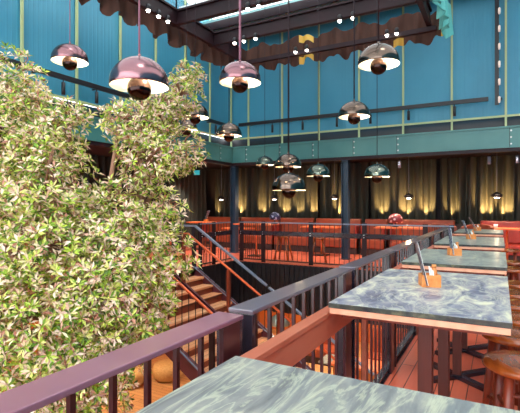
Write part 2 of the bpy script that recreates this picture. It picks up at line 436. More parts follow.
# ------------------------------------------------------------------ track lights on the teal walls
def track(loc, length, rz, label, heads):
    r = empty('track_light', loc, label, 'track light', rz=rz)
    MB().box(0, length, -.03, .03, -.05, .05).build('track', M['black'], r, .005)
    for h in heads:
        m = MB().tube([(h, 0, -.05), (h, 0, -.12)], .012, 8)
        m.tube([(h, 0, -.1), (h, 0, -.34)], .035, 12).build('lamp_head', M['black'], r)
    for i in range(int(length/1.4)+1): MB().box(.3+i*1.4, .34+i*1.4, .03, .27, -.01, .01).build('bracket', M['black'], r)
track((-7.3, 11.88, 4.12), 7.05, 0, 'long black track light with small black heads across the far teal wall', [1.2, 2.2, 3.25, 4.2, 5.2, 6.3])
track((-7.44, 3.4, 4.04), 8.3, PI/2, 'long black track light along the left teal wall behind the tree', [2.2, 3.0, 4.2, 5.6, 7.4])
r = empty('wall_light_bar', (-.07, 11.85, 3.95), 'black vertical light bar with a column of lit lamps on the far teal wall', 'wall light')
m = MB(); m.box(-.045, .045, -.03, .03, 0, 2.9); m.build('bar', M['black'], r)
MB().box(-.03, .03, .03, .26, 1.4, 1.44).build('bracket', M['black'], r)
for i in range(7):
    z = .05 + .42*i
    MB().lathe([(0,-.08),(.022,-.07),(.028,-.02),(.026,.06),(.016,.08),(0,.08)], 12, c=(.05,-.045,z+.06)).build('lamp', M['soft_bulb'], r)

# ------------------------------------------------------------------ pendant lamps
def pendant_shapes():
    sh = []
    for i in range(15):
        t = PI/2*i/14; sh.append((.25*math.sin(t) if i else 0, .02+.228*math.cos(t)))
    prof = sh + [(.25, .0), (.246, -.004)]
    outer = MB().lathe(prof, 48, 0)
    inn = [(.246,-.004)] + [(.243*math.sin(PI/2*(1-i/12)), .012+.215*math.cos(PI/2*(1-i/12))) for i in range(13)]
    inn[-1] = (0, inn[-1][1])
    outer.lathe(inn, 48, 1)
    ball = MB().lathe([(0,-.122)]+[(.104*math.sin(PI*.8*i/16), -.018-.104*math.cos(PI*.8*i/16)) for i in range(1, 17)]+[(0,.066)], 36)
    stem = MB().tube([(0,0,.06),(0,0,.235)], .012, 8)
    cap = MB().lathe([(.0,.232),(.022,.234),(.018,.26),(.008,.285),(0,.29)], 14)
    return outer, ball, stem, cap
P_out, P_ball, P_stem, P_cap = pendant_shapes()
meshes = {}
def pendant(x, y, z, shade, label, sc=1.0, cord_top=RZ+.02, cord_r=.006):
    r = empty('pendant_lamp', (x, y, z), label, 'pendant lamp', 'domed pendant lamps over the well')
    def put(name, mb, mats, key):
        if key not in meshes:
            o = mb.build(name, mats, r); meshes[key] = o.data
        else:
            o = bpy.data.objects.new(name, meshes[key]); C.objects.link(o); o.parent = r
        o.scale = (sc, sc, sc); return o
    put('shade', P_out, [M[shade], M['white_enamel']], 'sh'+shade)
    put('lower_bowl', P_ball, [M['ball']], 'ball')
    put('stem', P_stem, M['white_enamel'], 'stem')
    put('cap', P_cap, M[shade], 'cap'+shade)
    MB().tube([(0,0,.28*sc),(0,0,cord_top-z)], cord_r, 6).build('cord', M['cord' if shade == 'rose' else 'beam_plum'], r)
    l = bpy.data.lights.new('lamp_bulb', 'POINT'); l.energy = 7; l.color = (1,.88,.68); l.shadow_soft_size = .03
    lo = bpy.data.objects.new('lamp_bulb', l); C.objects.link(lo); lo.parent = r; lo.location = (.13, 0, .09*sc)
PL = [(-5.1,3.94,3.49,'rose','small rosy domed pendant lamp at far left above the left clump of the tree',1,.006),
 (-2.59,2.66,2.52,'rose','largest rosy domed pendant lamp hanging before the tree top, closest to the camera',1,.008),
 (-2.59,4.24,2.94,'rose','rosy domed pendant lamp on a thick plum rod under the canopy corner',1,.016),
 (-1.24,5.12,3.185,'bronze','highest chrome domed pendant lamp on the right, in front of the brown far valance',1,.008),
 (-1.94,6.49,2.89,'bronze','bronze domed pendant lamp just below the far wall track light',1,.01),
 (-4.4,6.81,2.84,'bronze','bronze domed pendant lamp in front of the corner of the teal walls',1,.006),
 (-4.62,6.08,3.07,'bronze','bronze domed pendant lamp half hidden by the right clump of the tree',1,.006),
 (-5.3,6.7,3.0,'bronze','small domed pendant lamp peeking out of leaves below another lamp right of the tree',.9,.006),
 (-5.43,10.14,2.62,'steel_green','smallest teal reflecting domed pendant lamp in front of the far teal beam',1,.006),
 (-3.32,7.08,2.24,'bronze','upper lamp of the two overlapping chrome pendant lamps at the picture centre',1,.009),
 (-2.57,5.51,1.76,'bronze','lowest and front lamp of the two overlapping chrome pendant lamps before the curtains',1,.006),
 (-3.19,8.22,2.14,'steel_green','greenish chrome domed pendant lamp just below the far beam, right of the overlapping pair',1,.006),
 (-2.0,8.14,2.08,'steel_green','greenish chrome domed pendant lamp beside the right steel column',1,.006),
 (-4.42,8.98,-1.17,'pale_green','domed pendant lamp hanging low down in the well behind the stair handrails',1,.005)]
for x, y, z, s, l, sc, cr in PL: pendant(x, y, z, s, l, sc*.95, cord_r=cr)

# ------------------------------------------------------------------ balustrade along the right edge of the well
RXC = -.928; RW = .118; RH = 1.12
def seg_right(y0, y1, label, mt, near=True):
    r = empty('balustrade', (RXC, y0, 0), label, 'balustrade', 'balustrade panels along the right edge of the well')
    L = y1-y0
    MB().box(-RW/2, RW/2, 0, L, RH-.018, RH).build('top_rail', M['plum_top' if y0 < 1 else 'charcoal_top'], r, .004)
    MB().box(-.03, .03, 0, L, .012, .045).build('bottom_rail', M['rail_dark'], r)
    MB().box(RW/2-.022, RW/2-.004, L-.135, L-.02, 0, RH-.018).build('side_plate', M['maroon'], r, .002)
    MB().box(-RW/2+.004, RW/2-.004, L-.02, L-.002, 0, RH-.018).build('end_plate', M['rail_dark'], r, .002)
    MB().box(-RW/2+.004, RW/2-.004, .004, .024, 0, RH-.018).build('end_plate', M['rail_dark'], r, .002)
    n = 10
    for i in range(1, n+1):
        y = .1335*i - .0075
        if y < L-.06: MB().box(-.008, .008, y-.008, y+.008, .045, RH-.018).build('baluster', M['maroon'] if near else M['rail_dark'], r)
ys = [(.06,1.45), (1.52,2.87), (2.93,4.22), (4.28,5.58), (5.64,6.92), (6.98,8.26), (8.32,9.5)]
lb = ['purple-topped maroon balustrade panel beside the nearest table, in front of the tree',
      'charcoal balustrade panel between the nearest and the second marble table, end plate at the gap',
      'charcoal balustrade panel right behind the corner of the second marble table',
      'charcoal balustrade panel beside the third marble table', 'charcoal balustrade panel between third and fourth marble tables',
      'charcoal balustrade panel beside the fourth marble table', 'last charcoal balustrade panel of the row, beside the most distant marble table']
for (a, c), l in zip(ys, lb): seg_right(a, c, l, M['maroon'] if a < 1 else M['rail_dark'], a < 3)
m = MB().box(AX1+.0, AX1+.07, -.2, 9.6, .0, .011)
tag(m.build('floor_plate', M['rail_dark']), 'dark steel plate on the red boards along the foot of the right balustrade', 'plate')

# balustrade on the far side and the left side of the well
def seg_far(p, q, label, posts=(0,1)):
    p = Vector(p); q = Vector(q); d = q-p; L = d.length
    r = empty('balustrade', p, label, 'balustrade', 'balustrade panels across the far edge of the well', math.atan2(d.y, d.x))
    e0 = -.054 if 0 in posts else .058; e1 = L+.054 if 1 in posts else L-.058
    MB().box(e0, e1, -.025, .025, 1.07, 1.10).build('top_rail', M['grey_rail'], r)
    MB().box(e0, e1, -.05, -.02, .74, .86).build('middle_band', M['rail_dark'], r, .004)
    MB().box(e0, e1, -.02, .02, .05, .08).build('bottom_rail', M['black'], r)
    for k in posts:
        m = MB().box(k*L-.055, k*L+.055, -.02, .02, 0, 1.12)
        pp = m.build('post', M['beam_plum'], r)
        bm_ = MB()
        for zz in (.77, .83): bm_.tube([(k*L, -.05, zz), (k*L, -.06, zz)], .012, 8)
        bm_.build('bolt', M['bolt'], pp)
    n = 11
    for i in range(1, n):
        x = L*i/n
        MB().box(x-.006, x+.006, -.006, .006, .08, 1.07).build('baluster', M['black'], r)
fx = [-6.4, -5.7, -4.3, -2.9, -1.5]
fl = ['short far balustrade panel at the corner by the left side of the well', 'far balustrade panel in front of two booths, left of the stools',
      'far balustrade panel in front of the two wooden stools', 'far balustrade panel directly before the right steel column']
for i in range(4): seg_far((fx[i], AY1+.06, 0), (fx[i+1], AY1+.06, 0), fl[i], (0, 1) if i == 3 else (0,))
seg_far((-1.5, AY1+.06, 0), (-.95, AY1+.06, 0), 'last short far balustrade panel meeting the right balustrade', (1,))
seg_far((-6.64, 8.95, 0), (-6.64, 10.42, 0), 'balustrade panel on the left edge of the well behind the stair top', (0, .4))

# ------------------------------------------------------------------ staircase going down into the well
st = empty('staircase', (-6.6, 6.1, 0), 'wide staircase with orange timber treads descending from the left deck beside the tree', 'staircase')
W, GO, RI = 2.6, .27, .1755; NS = 17
for i in range(1, NS+1):
    z = -RI*i; x = GO*(i-1)
    for a, c in ((.05, 1.66), (1.74, W-.05)):
        m = MB(); m.box(x-.02, x+GO+.03, a, c, z-.05, z)
        m.build('tread', M['tread'], st, .004)
    m = MB(); m.box(x-.012, x, .05, W-.05, z, z+RI-.05); m.build('riser', M['leg_wood'], st)
def slope_bar(y, w, h, dz, x0=0, x1=GO*NS, m_=None, name='stringer'):
    k = -RI/GO
    MB().bar((x0, y, k*x0+dz), (x1, y, k*x1+dz), w, h).build(name, m_, st)
for y in (.03, 1.7, W-.03): slope_bar(y, .06, .30, -.12, m_=M['stringer'])
slope_bar(W-.02, .10, .02, .04, -.02, 4.4, M['grey_rail'], 'stringer_cap'); slope_bar(1.7, .06, .02, .04, 0, 4.5, M['beam_plum'], 'stringer_cap'); slope_bar(.02, .09, .02, .04, 0, 4.5, M['grey_rail'], 'stringer_cap')
k = -RI/GO
def rail_tube(pts, rad, m_, name='handrail'): MB().tube(pts, rad, 10).build(name, m_, st)
# far side: flat grey top rail on balusters
m = MB(); m.bar((-.5, W-.02, 1.05), (.0, W-.02, 1.05), .07, .04); m.bar((0, W-.02, 1.05), (2.0, W-.02, 1.05+k*2.0), .07, .04); m.build('handrail', M['grey_rail'], st)
m = MB(); m.bar((2.06, W-.02, 1.05+k*2.06), (4.4, W-.02, 1.05+k*4.4), .07, .04); m.build('handrail', M['grey_rail'], st)
rail_tube([(-.05,1.72,.0),(-.05,1.72,.92),(.45,1.72,.92),(4.4,1.72,.92+k*3.95)], .025, M['orange_rail'])
rail_tube([(-.1,.05,.92),(.4,.05,.92),(4.4,.05,.92+k*4.0)], .025, M['orange_rail'])
for yb_ in (.03, W-.02):
    for i in range(1, 30):
        x = .15*i
        MB().box(x-.006, x+.006, yb_-.006, yb_+.006, k*x+.03, (1.04 if yb_ > 1 else .9)+k*(x if yb_ > 1 else max(0, x-.4))).build('baluster', M['black'], st)
for x in (.35, 1.55, 2.75):
    MB().box(x-.04, x+.04, 1.68, 1.72, k*x-.2, k*(x-.45)+.9 if x > .45 else .9).build('newel', M['leg_wood'], st)
for x in (.1, 1.1, 2.3):
    MB().box(x-.05, x+.05, 0, .05, k*x-.2, .88+k*max(0, x-.4)).build('newel', M['orange_rail'] if x == 1.1 else M['beam_plum'], st)
MB().box(-.08, .02, W-.05, W+.0, 0, 1.05).build('newel', M['black'], st)

# ------------------------------------------------------------------ tree in the well
def make_tree():
    base = Vector((-4.5, 3.7, ZL+.63))
    t = empty('indoor_tree', (base.x, base.y, base.z), 'tall bushy indoor tree with cream and green leaves rising through the well', 'tree')
    F = lambda u, v, f: None
    blobs = [(-5.56,3.33,3.05,0.54), (-5.16,3.33,2.8,0.35), (-5.52,3.24,2.37,0.76), (-4.83,3.39,2.32,0.49), (-4.66,3.6,2.6,0.25), (-4.12,3.9,2.6,0.28),
             (-3.97,4.09,2.47,0.28), (-4.0,4.3,2.69,0.29), (-3.85,4.73,3.06,0.32), (-3.8,4.87,3.33,0.21), (-3.92,4.46,2.79,0.31), (-3.64,4.5,2.27,0.33),
             (-3.81,4.07,2.11,0.42), (-4.57,3.19,1.72,0.62), (-4.28,3.47,1.47,0.33), (-3.87,3.69,1.52,0.33), (-3.66,4.15,1.44,0.32), (-3.79,3.51,1.07,0.56),
             (-4.52,3.11,1.05,0.84), (-3.53,3.99,0.92,0.4), (-3.76,3.41,0.62,0.66), (-4.29,3.0,0.31,0.81), (-3.61,3.72,0.41,0.43), (-4.43,2.81,-0.4,0.68),
             (-3.87,3.24,-0.17,0.59), (-3.72,3.55,-0.02,0.37), (-4.15,3.08,-0.87,0.75), (-5.8,2.98,1.61,0.86), (-5.58,2.87,0.42,0.83)]
    R = random.Random(11)
    wood = MB()
    # trunk and branches
    trunk = [(0,0,0),(.03,-.03,.9),(-.02,.03,1.8),(.05,-.05,2.6)]
    wood.tube(trunk, [.13,.11,.095,.08], 12)
    top = base + Vector(trunk[-1])
    for bx, by, bz, br in blobs:
        c = Vector((bx, by, bz)); s = base + Vector((.0,.0, max(.8, min(2.6, bz-base.z-1.6))))
        mid = (s+c)/2 + Vector((R.uniform(-.2,.2), R.uniform(-.2,.2), R.uniform(.0,.3)))
        tw = MB(); tw.tube([s-base, mid-base, c-base], [.05,.035,.018], 8)
        for _ in range(7):
            d = Vector((R.gauss(0,1), R.gauss(0,1), R.gauss(.3,1))).normalized()
            tw.tube([c-base, c-base+d*br*.5+Vector((0,0,.05)), c-base+d*br*.92], [.016,.011,.005], 5)
        tw.build('branch', M['bark'], t)
    wood.build('trunk', M['bark'], t)
    lv = []; lf = []
    def leaf(p, d, nrm, L, Wd):
        s = d.cross(nrm)
        if s.length < 1e-4: return
        s.normalize(); n2 = s.cross(d)
        o = len(lv)
        lv.extend([p, p+d*L*.5+s*Wd*.5+n2*L*.04, p+d*L*.52-n2*Wd*.12, p+d*L*.5-s*Wd*.5+n2*L*.04, p+d*L-n2*L*.1])
        lf.extend([(o,o+1,o+2),(o+1,o+4,o+2),(o,o+2,o+3),(o+2,o+4,o+3)])
    tot = sum(q[3]**2 for q in blobs)
    for bx, by, bz, br in blobs:
        nc = int(8200*br*br/tot)
        c = Vector((bx, by, bz))
        for _ in range(nc):
            d = Vector((R.gauss(0,1), R.gauss(0,1), R.gauss(0,1))).normalized()
            rr = br*(.42+.58*R.random()**.6)*(1+.12*math.sin(d.x*7+bx*3)*math.sin(d.z*6+d.y*5))
            p = c + d*rr
            ax = (d*.7 + Vector((R.uniform(-.5,.5), R.uniform(-.5,.5), R.uniform(.1,.9)))).normalized()
            e1 = ax.orthogonal().normalized(); e2 = ax.cross(e1)
            k = R.randint(6, 9); ph = R.random()*6
            for j in range(k):
                a = ph + 2*PI*j/k + R.uniform(-.25,.25); el = R.uniform(.1,.75)
                q = (e1*math.cos(a)+e2*math.sin(a))*math.cos(el) + ax*math.sin(el)
                leaf(p-base+q*.012, q, ax, R.uniform(.055,.1), R.uniform(.022,.034))
    m = MB(); m.v = [tuple(q) for q in lv]; m.f = lf; m.m = [0]*len(lf); m.sm = [False]*len(lf)
    fo = m.build('foliage', M['leaf'], t)
    return t
make_tree()
pt = empty('tree_planter', (-4.5, 3.7, ZL), 'round tan woven planter holding the indoor tree down in the well', 'planter')
MB().lathe([(0,0),(.5,0),(.62,.2),(.66,.5),(.62,.62),(.56,.62),(.54,.5),(0,.5)], 32).build('pot', M['basket'], pt)
MB().lathe([(0,.5),(.55,.52),(.3,.6),(0,.625)], 24).build('soil', M['soil'], pt)

# ------------------------------------------------------------------ timber ledger and marble bar tables
m = MB(); m.box(-.815, -.775, -.25, 10.3, .855, .97); m.box(-.83, -.768, -.25, 10.3, .97, .995)
for y in (.7, 2.2, 3.6, 5.0, 6.4, 7.8, 9.2): m.box(-.866, -.815, y-.03, y+.03, .88, .95)
for y in (-.1, 2.9, 5.61, 8.29): m.box(-.81, -.78, y-.02, y+.02, .011, .86)
tag(m.build('timber_ledger', M['ledger'], bevel=.003), 'salmon timber ledger board running along the balustrade under the marble tables', 'ledger')

def make_table(y0, y1, x0, x1, marble_m, label):
    cx, cy = (x0+x1)/2, (y0+y1)/2
    r = empty('bar_table', (cx, cy, 0), label, 'bar table', 'marble bar tables in a row along the balustrade')
    hx, hy = (x1-x0)/2, (y1-y0)/2
    m = MB(); m.box(-hx, hx, -hy, hy, 1.024, 1.05)
    o = m.build('marble_top', [marble_m, M['marble_edge']], r, .002)
    for p in o.data.polygons:
        if abs(p.normal.z) < .5: p.material_index = 1
    MB().box(-hx+.006, hx-.006, -hy+.006, hy-.006, .995, 1.024).build('timber_edge', M['wood_light'], r)
    MB().box(-hx+.05, hx-.05, -hy+.06, hy-.06, .97, .995).build('underframe', M['leg_wood'], r)
    for yy in (-.56*hy, .66*hy):
        p = MB().box(-.016, .054, yy-.035, yy+.035, .03, .97).build('pedestal', M['column_leg'], r, .004)
        for a in (.85, -.7, PI-.7, PI+.85):
            e = (.36*math.cos(a), yy+.36*math.sin(a))
            MB().bar((.019, yy, .022), (.019+e[0], e[1], .022), .06, .04).build('foot', M['rail_dark'], p, .004)
    return r
make_table(-.16, 1.217, -.76, .05, M['marble_green'], 'nearest bar table with streaked sea-green marble top, cut by the bottom of the picture')
make_table(2.11, 3.49, -.765, .045, M['marble_blue'], 'second bar table with mottled blue-grey marble top above two brown pedestals')
make_table(3.98, 5.32, -.765, .05, M['marble_far'], 'third bar table along the balustrade, between the blue-grey one and two smaller distant ones')
make_table(6.12, 7.75, -.765, .05, M['marble_far'], 'fourth bar table along the balustrade, second most distant marble top')
make_table(8.9, 10.3, -.765, .05, M['marble_far'], 'most distant marble bar table at the end of the row near the booths')

# stools at the right side of the tables
def make_stool(x, y, rz, label):
    r = empty('bar_stool', (x, y, 0), label, 'bar stool', 'wooden bar stools on the right of the marble tables', rz)
    MB().lathe([(0,.685),(.17,.685),(.198,.692),(.205,.706),(.2,.722),(.185,.728),(.1,.722),(0,.72)], 40).build('seat', M['stool_wood'], r)
    for a in range(4):
        t = PI/4 + a*PI/2
        c, s = math.cos(t), math.sin(t)
        MB().tube([(.135*c,.135*s,.69),(.16*c,.16*s,.4),(.205*c,.205*s,0)], [.024,.022,.018], 10).build('leg', M['leg_wood'], r)
    for z, rad in ((.28,.172),(.5,.152)):
        pts = [(rad*math.cos(PI/4+i*PI/2), rad*math.sin(PI/4+i*PI/2), z) for i in range(5)]
        for q in range(4): MB().tube([pts[q], pts[q+1]], .011, 8).build('stretcher', M['leg_wood'], r)
    return r
sl = [(2.66,'front round wooden bar stool nearest the camera, right of the blue-grey table'), (3.24,'second round wooden bar stool, right behind the front one'),
      (3.72,'round wooden bar stool at the far right corner of the blue-grey table'),(4.25,'first wooden bar stool beside the third table'), (4.78,'second wooden bar stool beside the third table'), (5.35,'wooden bar stool at the far corner of the third table'),
      (6.6,'first wooden bar stool beside the fourth table'), (7.4,'second wooden bar stool beside the fourth table'), (9.4,'wooden bar stool beside the most distant marble table')]
s0 = None
for i, (y, l) in enumerate(sl):
    x = (.115, .09)[i] if i < 2 else .14 + (.03 if i % 2 else 0)
    if s0 is None: s0 = make_stool(x, y, .2, l)
    else:
        c = copy_tree(s0); c.location = (x, y, 0); c.rotation_euler = (0,0,.2+.37*i); c['label'] = l

# condiment boxes with menus
def make_caddy(x, y, l, tilt, col):
    z = 1.05
    r = empty('menu_caddy', (x, y, z), 'small open orange wooden box ' + l, 'caddy', 'menu boxes on the marble tables', .35)
    m = MB(); m.box(-.055,.055,-.055,.055,0,.008)
    for a in ((-.055,.055,-.055,-.047),(-.055,.055,.047,.055),(-.055,-.047,-.047,.047),(.047,.055,-.047,.047)): m.box(*a, .008, .072)
    m.build('box', M['box_wood'], r, .001)
    n = empty('menu_board', (x-.02, y-.012, z+.012), 'slim dark leaning menu board standing in the wooden box ' + l, 'menu', 'menus in the wooden boxes', .35)
    b_ = MB(); b_.bar((0,0,0), (-tilt*.27, 0, .26), .006, .13, up=(0,1,0)); bo = b_.build('board', col, n)
    MB().bar((.007,0,.0), (-tilt*.27+.007, 0, .255), .002, .12, up=(0,1,0)).build('pages', M['paper'], n)
    n.rotation_euler = (0,0,.27)
    q = empty('napkin_stack', (x+.012, y-.02, z+.012), 'folded white napkins in the wooden box ' + l, 'napkins', 'napkins in the wooden boxes', .2)
    w = MB()
    for i in range(3): w.bar((.01*i,0,0), (-.012+.01*i, 0, .11-.012*i), .005, .05, up=(0,1,0))
    w.build('napkin', M['paper'], q)
    j = empty('jar', (x+.022, y+.03, z+.0105), 'small amber jar in the wooden box ' + l, 'jar', 'jars in the wooden boxes')
    MB().lathe([(0,0),(.016,0),(.018,.02),(.018,.08),(.012,.095),(.012,.1),(0,.1)], 16).build('glass_body', M['jar'], j)
    MB().lathe([(0,.1),(.014,.1),(.014,.118),(0,.118)], 14).build('lid', M['box_wood'], j)
M['menu_a'] = noisy('dark_mottled_menu', [(.35, lin(40,46,58)), (.5, lin(96,84,90)), (.65, lin(150,120,112))], (30,30,30), .4)
M['menu_b'] = noisy('blue_speckled_menu', [(.4, lin(24,36,58)), (.52, lin(60,84,110)), (.62, lin(180,190,200))], (60,60,60), .4)
make_caddy(-.38, 2.85, 'on the blue-grey marble table', .22, M['menu_a'])
make_caddy(-.40, 4.75, 'on the third marble table', .1, M['menu_b'])
make_caddy(-.38, 7.2, 'on the fourth marble table', .35, M['menu_b'])
make_caddy(-.40, 9.7, 'on the most distant marble table', .5, M['menu_a'])

# ------------------------------------------------------------------ under the mezzanine: curtains, booths, tables
def curtain(x0, x1, loc, rz, seed, label):
    L = x1-x0; R = random.Random(seed); n = int(L/.03); m = MB(); K = 8
    p = [R.random()*6 for _ in range(5)]
    vs = []
    for i in range(n+1):
        x = L*i/n
        for j in range(K+1):
            f = j/K
            a = .085+.03*math.sin(x*1.1+p[3])
            y = a*math.sin(x*2*PI/.27+p[0]+1.4*math.sin(x*.9+p[1])+.5*math.sin(f*2+x))*(1.15-.35*f)+.025*math.sin(x*2*PI/.13+p[2])
            vs.append((x+.02*math.sin(f*3+x*5), y, f*3.0+.02))
    fs = []
    for i in range(n):
        for j in range(K):
            a = i*(K+1)+j; fs.append((a, a+K+1, a+K+2, a+1))
    m.add(vs, fs, 0, True)
    o = m.build('curtain', M['velvet'], loc=loc); o.rotation_euler = (0,0,rz)
    return tag(o, label, 'curtain', 'dark velvet curtains under the mezzanine')
curtain(0, 4.45, (-10.1, 14.62, 0), 0, 1, 'dark velvet curtain behind the booths left of the left steel column')
curtain(0, 1.75, (-5.6+.0, 14.62, 0), 0, 2, 'narrow length of dark velvet curtain left of the right steel column')
curtain(0, 2.1, (-3.85, 14.62, 0), 0, 3, 'dark velvet curtain just right of the right steel column, with a slanting gold streak')
curtain(0, 2.9, (-1.65, 14.62, 0), 0, 4, 'dark velvet curtain behind the most distant marble table, with a broad gold lit panel')
curtain(0, 2.6, (1.3, 14.62, 0), 0, 5, 'dark velvet curtain at the right end of the rear wall')
curtain(0, 10.2, (-10.35, 4.0, 0), PI/2, 6, 'dark velvet curtain along the left side behind the tree')

def banquette(x, L, label, y=13.55, m_='leather', rz=0):
    r = empty('banquette', (x, y, 0), label, 'banquette', 'leather banquettes along the rear curtain', rz)
    MB().box(0, L-.03, .02, .6, 0, .2).build('plinth', M['dark_plinth'], r)
    MB().box(0, L-.03, 0, .6, .2, .48).build('seat', M[m_], r, .03)
    MB().box(0, L-.03, .5, .68, .48, 1.12).build('backrest', M[m_], r, .04)
    for s in (0, L-.09): MB().box(s, s+.06, .02, .66, .2, .9).build('end_panel', M['leather_dark'], r, .02)
    return r
bq = [(-10.1,1.5,'leftmost orange leather banquette, seen between the tree and the left column'), (-8.55,1.6,'orange leather banquette behind the left steel column'), (-6.9,1.3,'orange leather banquette behind the patterned round lamp'),
      (-5.55,1.6,'orange leather banquette just left of the right steel column'), (-3.85,.75,'narrow orange leather banquette just right of the right steel column'), (-2.95,1.8,'orange leather banquette behind the red dome table lamp'),
      (-.5,1.9,'oxblood banquette below the broad gold lit curtain panel'), (1.5,1.9,'oxblood banquette at the right end of the rear wall')]
for i, (x, L, l) in enumerate(bq): banquette(x, L, l, m_='leather' if i < 6 else 'leather_dark')
# uplights on the ledge behind the banquettes
us = [(-9.9,.5,'at the far left end of the curtain'),(-8.8,1.3,'right of the left steel column'),(-7.9,.9,'below the narrow gold streak'),(-6.85,1.1,'behind the lowest central pendant lamp'),(-6.35,.7,'between two gold streaks at the centre'),
      (-5.75,1.0,'under the slanting gold streak at the centre'),(-4.75,1.5,'left of the right steel column'),(-3.4,1.1,'just right of the right steel column'),(-2.55,1.2,'right of the red dome lamp'),(-2.0,1.2,'under the wide gold folds'),
      (-1.2,.8,'behind the armchairs'),(-.3,1.6,'at the left of the broad gold panel'),(.15,1.6,'at the right of the broad gold panel')]
ub = MB().box(-10.0, 3.8, 14.24, 14.38, 0, 1.0)
tag(ub.build('ledge', M['dark_plinth']), 'long dark ledge between the banquettes and the rear curtain', 'ledge')
u0 = None
for x, e, l in us:
    l = 'small black uplight on the rear ledge ' + l
    if u0 is None:
        u0 = empty('uplight', (x, 14.31, 1.0), l, 'uplight', 'uplights below the rear curtain')
        MB().lathe([(0,0),(.045,0),(.045,.02),(.012,.022),(.012,.05),(.05,.06),(.05,.15),(.042,.15),(.04,.1),(0,.1)], 14).build('lamp_body', M['black'], u0); r = u0
    else:
        r = copy_tree(u0); r.location = (x, 14.31, 1.0); r['label'] = l
    d = bpy.data.lights.new('uplight_beam', 'SPOT'); d.energy = 125*e; d.color = (1,.58,.2); d.spot_size = 1.1; d.spot_blend = .8; d.shadow_soft_size = .03
    o = bpy.data.objects.new('uplight_beam', d); C.objects.link(o); o.location = (x, 14.3, 1.16)
    o.rotation_euler = (Vector((random.uniform(-.15,.15), .5, .7))).to_track_quat('-Z', 'Y').to_euler()

# rear tables
def rear_table(x, y, label, lx=1.0, ly=.6, z=.78):
    r = empty('rear_table', (x, y, 0), label, 'table', 'timber tables in front of the rear banquettes')
    MB().box(-lx/2, lx/2, -ly/2, ly/2, z-.04, z).build('tabletop', M['far_wood'], r, .004)
    MB().tube([(0,0,.03),(0,0,z-.04)], .03, 10).build('pedestal', M['far_wood'], r)
    MB().box(-.2,.2,-.2,.2,0,.03).build('base', M['black'], r, .004)
    return r
rear_table(-8.0, 12.95, 'orange timber table before the booth right of the left column')
rear_table(-6.6, 11.75, 'high timber table with the patterned round lamp on it', 1.3, .6, 1.0)
rear_table(-4.9, 12.9, 'orange timber table before the booth left of the right column', 1.2, .6, .9)
rear_table(-2.45, 12.6, 'orange timber table with the red dome lamp on it', 1.3, .7, .95)
rear_table(.15, 12.7, 'red timber table beyond the end of the marble tables', 1.6, .7, .98)
rear_table(-9.3, 12.6, 'timber table left of the left steel column', .9, .6, .98)
def rear_stool(x, y, label, rz):
    r = empty('rear_stool', (x, y, 0), label, 'stool', 'pale wooden stools behind the far balustrade', rz)
    MB().lathe([(0,.65),(.18,.65),(.195,.665),(.185,.685),(0,.685)], 24).build('seat', M['stool_wood'], r)
    for a in range(4):
        t = PI/4+a*PI/2; c, s = math.cos(t), math.sin(t)
        MB().tube([(.13*c,.13*s,.66),(.29*c,.29*s,0)], [.026,.024], 8).build('leg', M['stool_wood'], r)
        t2 = t+PI/2; c2, s2 = math.cos(t2), math.sin(t2)
        MB().tube([(.22*c,.22*s,.27),(.22*c2,.22*s2,.27)], .01, 6).build('stretcher', M['stool_wood'], r)
    return r
rear_stool(-5.35, 11.1, 'left of the two pale wooden stools behind the far balustrade', .1)
rear_stool(-4.3, 11.1, 'right of the two pale wooden stools behind the far balustrade', .4)
rear_stool(-2.0, 11.4, 'wooden stool behind the far balustrade under the red dome lamp table', .2)
rear_stool(-8.3, 11.6, 'wooden stool standing before the left steel column', .3)
def table_lamp(x, y, z, rad, m_, label):
    r = empty('table_lamp', (x, y, z), label, 'table lamp')
    MB().lathe([(0,0),(.09,0),(.09,.015),(.02,.03),(.015,.12),(0,.12)], 18).build('lamp_base', M['black'], r)
    pr = [(rad*math.cos(t), .2+rad*math.sin(t)*.9) for t in [(-.5+ (PI/2+.5)*i/12) for i in range(13)]]; pr[-1] = (0, pr[-1][1])
    MB().lathe([(0,pr[0][1])]+pr, 28).build('lamp_shade', m_, r)
def dotted(name, a, c):
    m = mat(name, a, .35); t, b = nt(m)
    v = N(t, 'ShaderNodeTexVoronoi', Scale=11.0); t.links.new(coords(t, (1,1,1)), v.inputs['Vector'])
    r = ramp(t, [(.0, c), (.3, c), (.36, a)], v.outputs['Distance']); t.links.new(r.outputs[0], b.inputs['Base Color']); return m
table_lamp(-5.95, 11.75, 1.0, .17, dotted('blue_dotted_shade', lin(44,40,76), lin(170,170,200)), 'round dark blue patterned lamp behind the far balustrade')
table_lamp(-2.58, 12.6, .95, .2, dotted('red_dotted_shade', lin(120,44,50), lin(210,170,170)), 'red dome lamp with pale dots on a rear table')
# armchairs near the end of the row
def armchair(x, y, rz, label):
    r = empty('armchair', (x, y, 0), label, 'armchair', 'orange leather armchairs', rz)
    MB().box(-.3,.3,-.3,.3,.25,.47).build('seat', M['leather'], r, .04)
    m = MB(); n = 14; vs = []
    for i in range(n+1):
        t = -.25 + (PI+.5)*i/n
        for rad in (.30,.37):
            for z in (.3, 1.02+.06*math.sin(max(0,min(PI,t)))): vs.append((rad*math.cos(t), rad*math.sin(t)*.9, z))
    fs = []
    for i in range(n):
        a = i*4; c = a+4
        fs += [(a,c,c+1,a+1),(a+2,a+3,c+3,c+2),(a+1,c+1,c+3,a+3),(a,a+2,c+2,c)]
    fs += [(0,1,3,2),(n*4,n*4+2,n*4+3,n*4+1)]
    m.add(vs, fs, 0, False); m.build('backrest', M['leather'], r, .012)
    for sx in (-.24,.24):
        for sy in (-.24,.24): MB().tube([(sx,sy,0),(sx*.9,sy*.9,.26)], .02, 8).build('leg', M['leg_wood'], r)
armchair(-1.32, 12.0, .3, 'orange leather armchair behind the end of the right balustrade, left one of two')
armchair(-.5, 12.0, -.2, 'orange leather armchair behind the most distant marble table, right one of two')
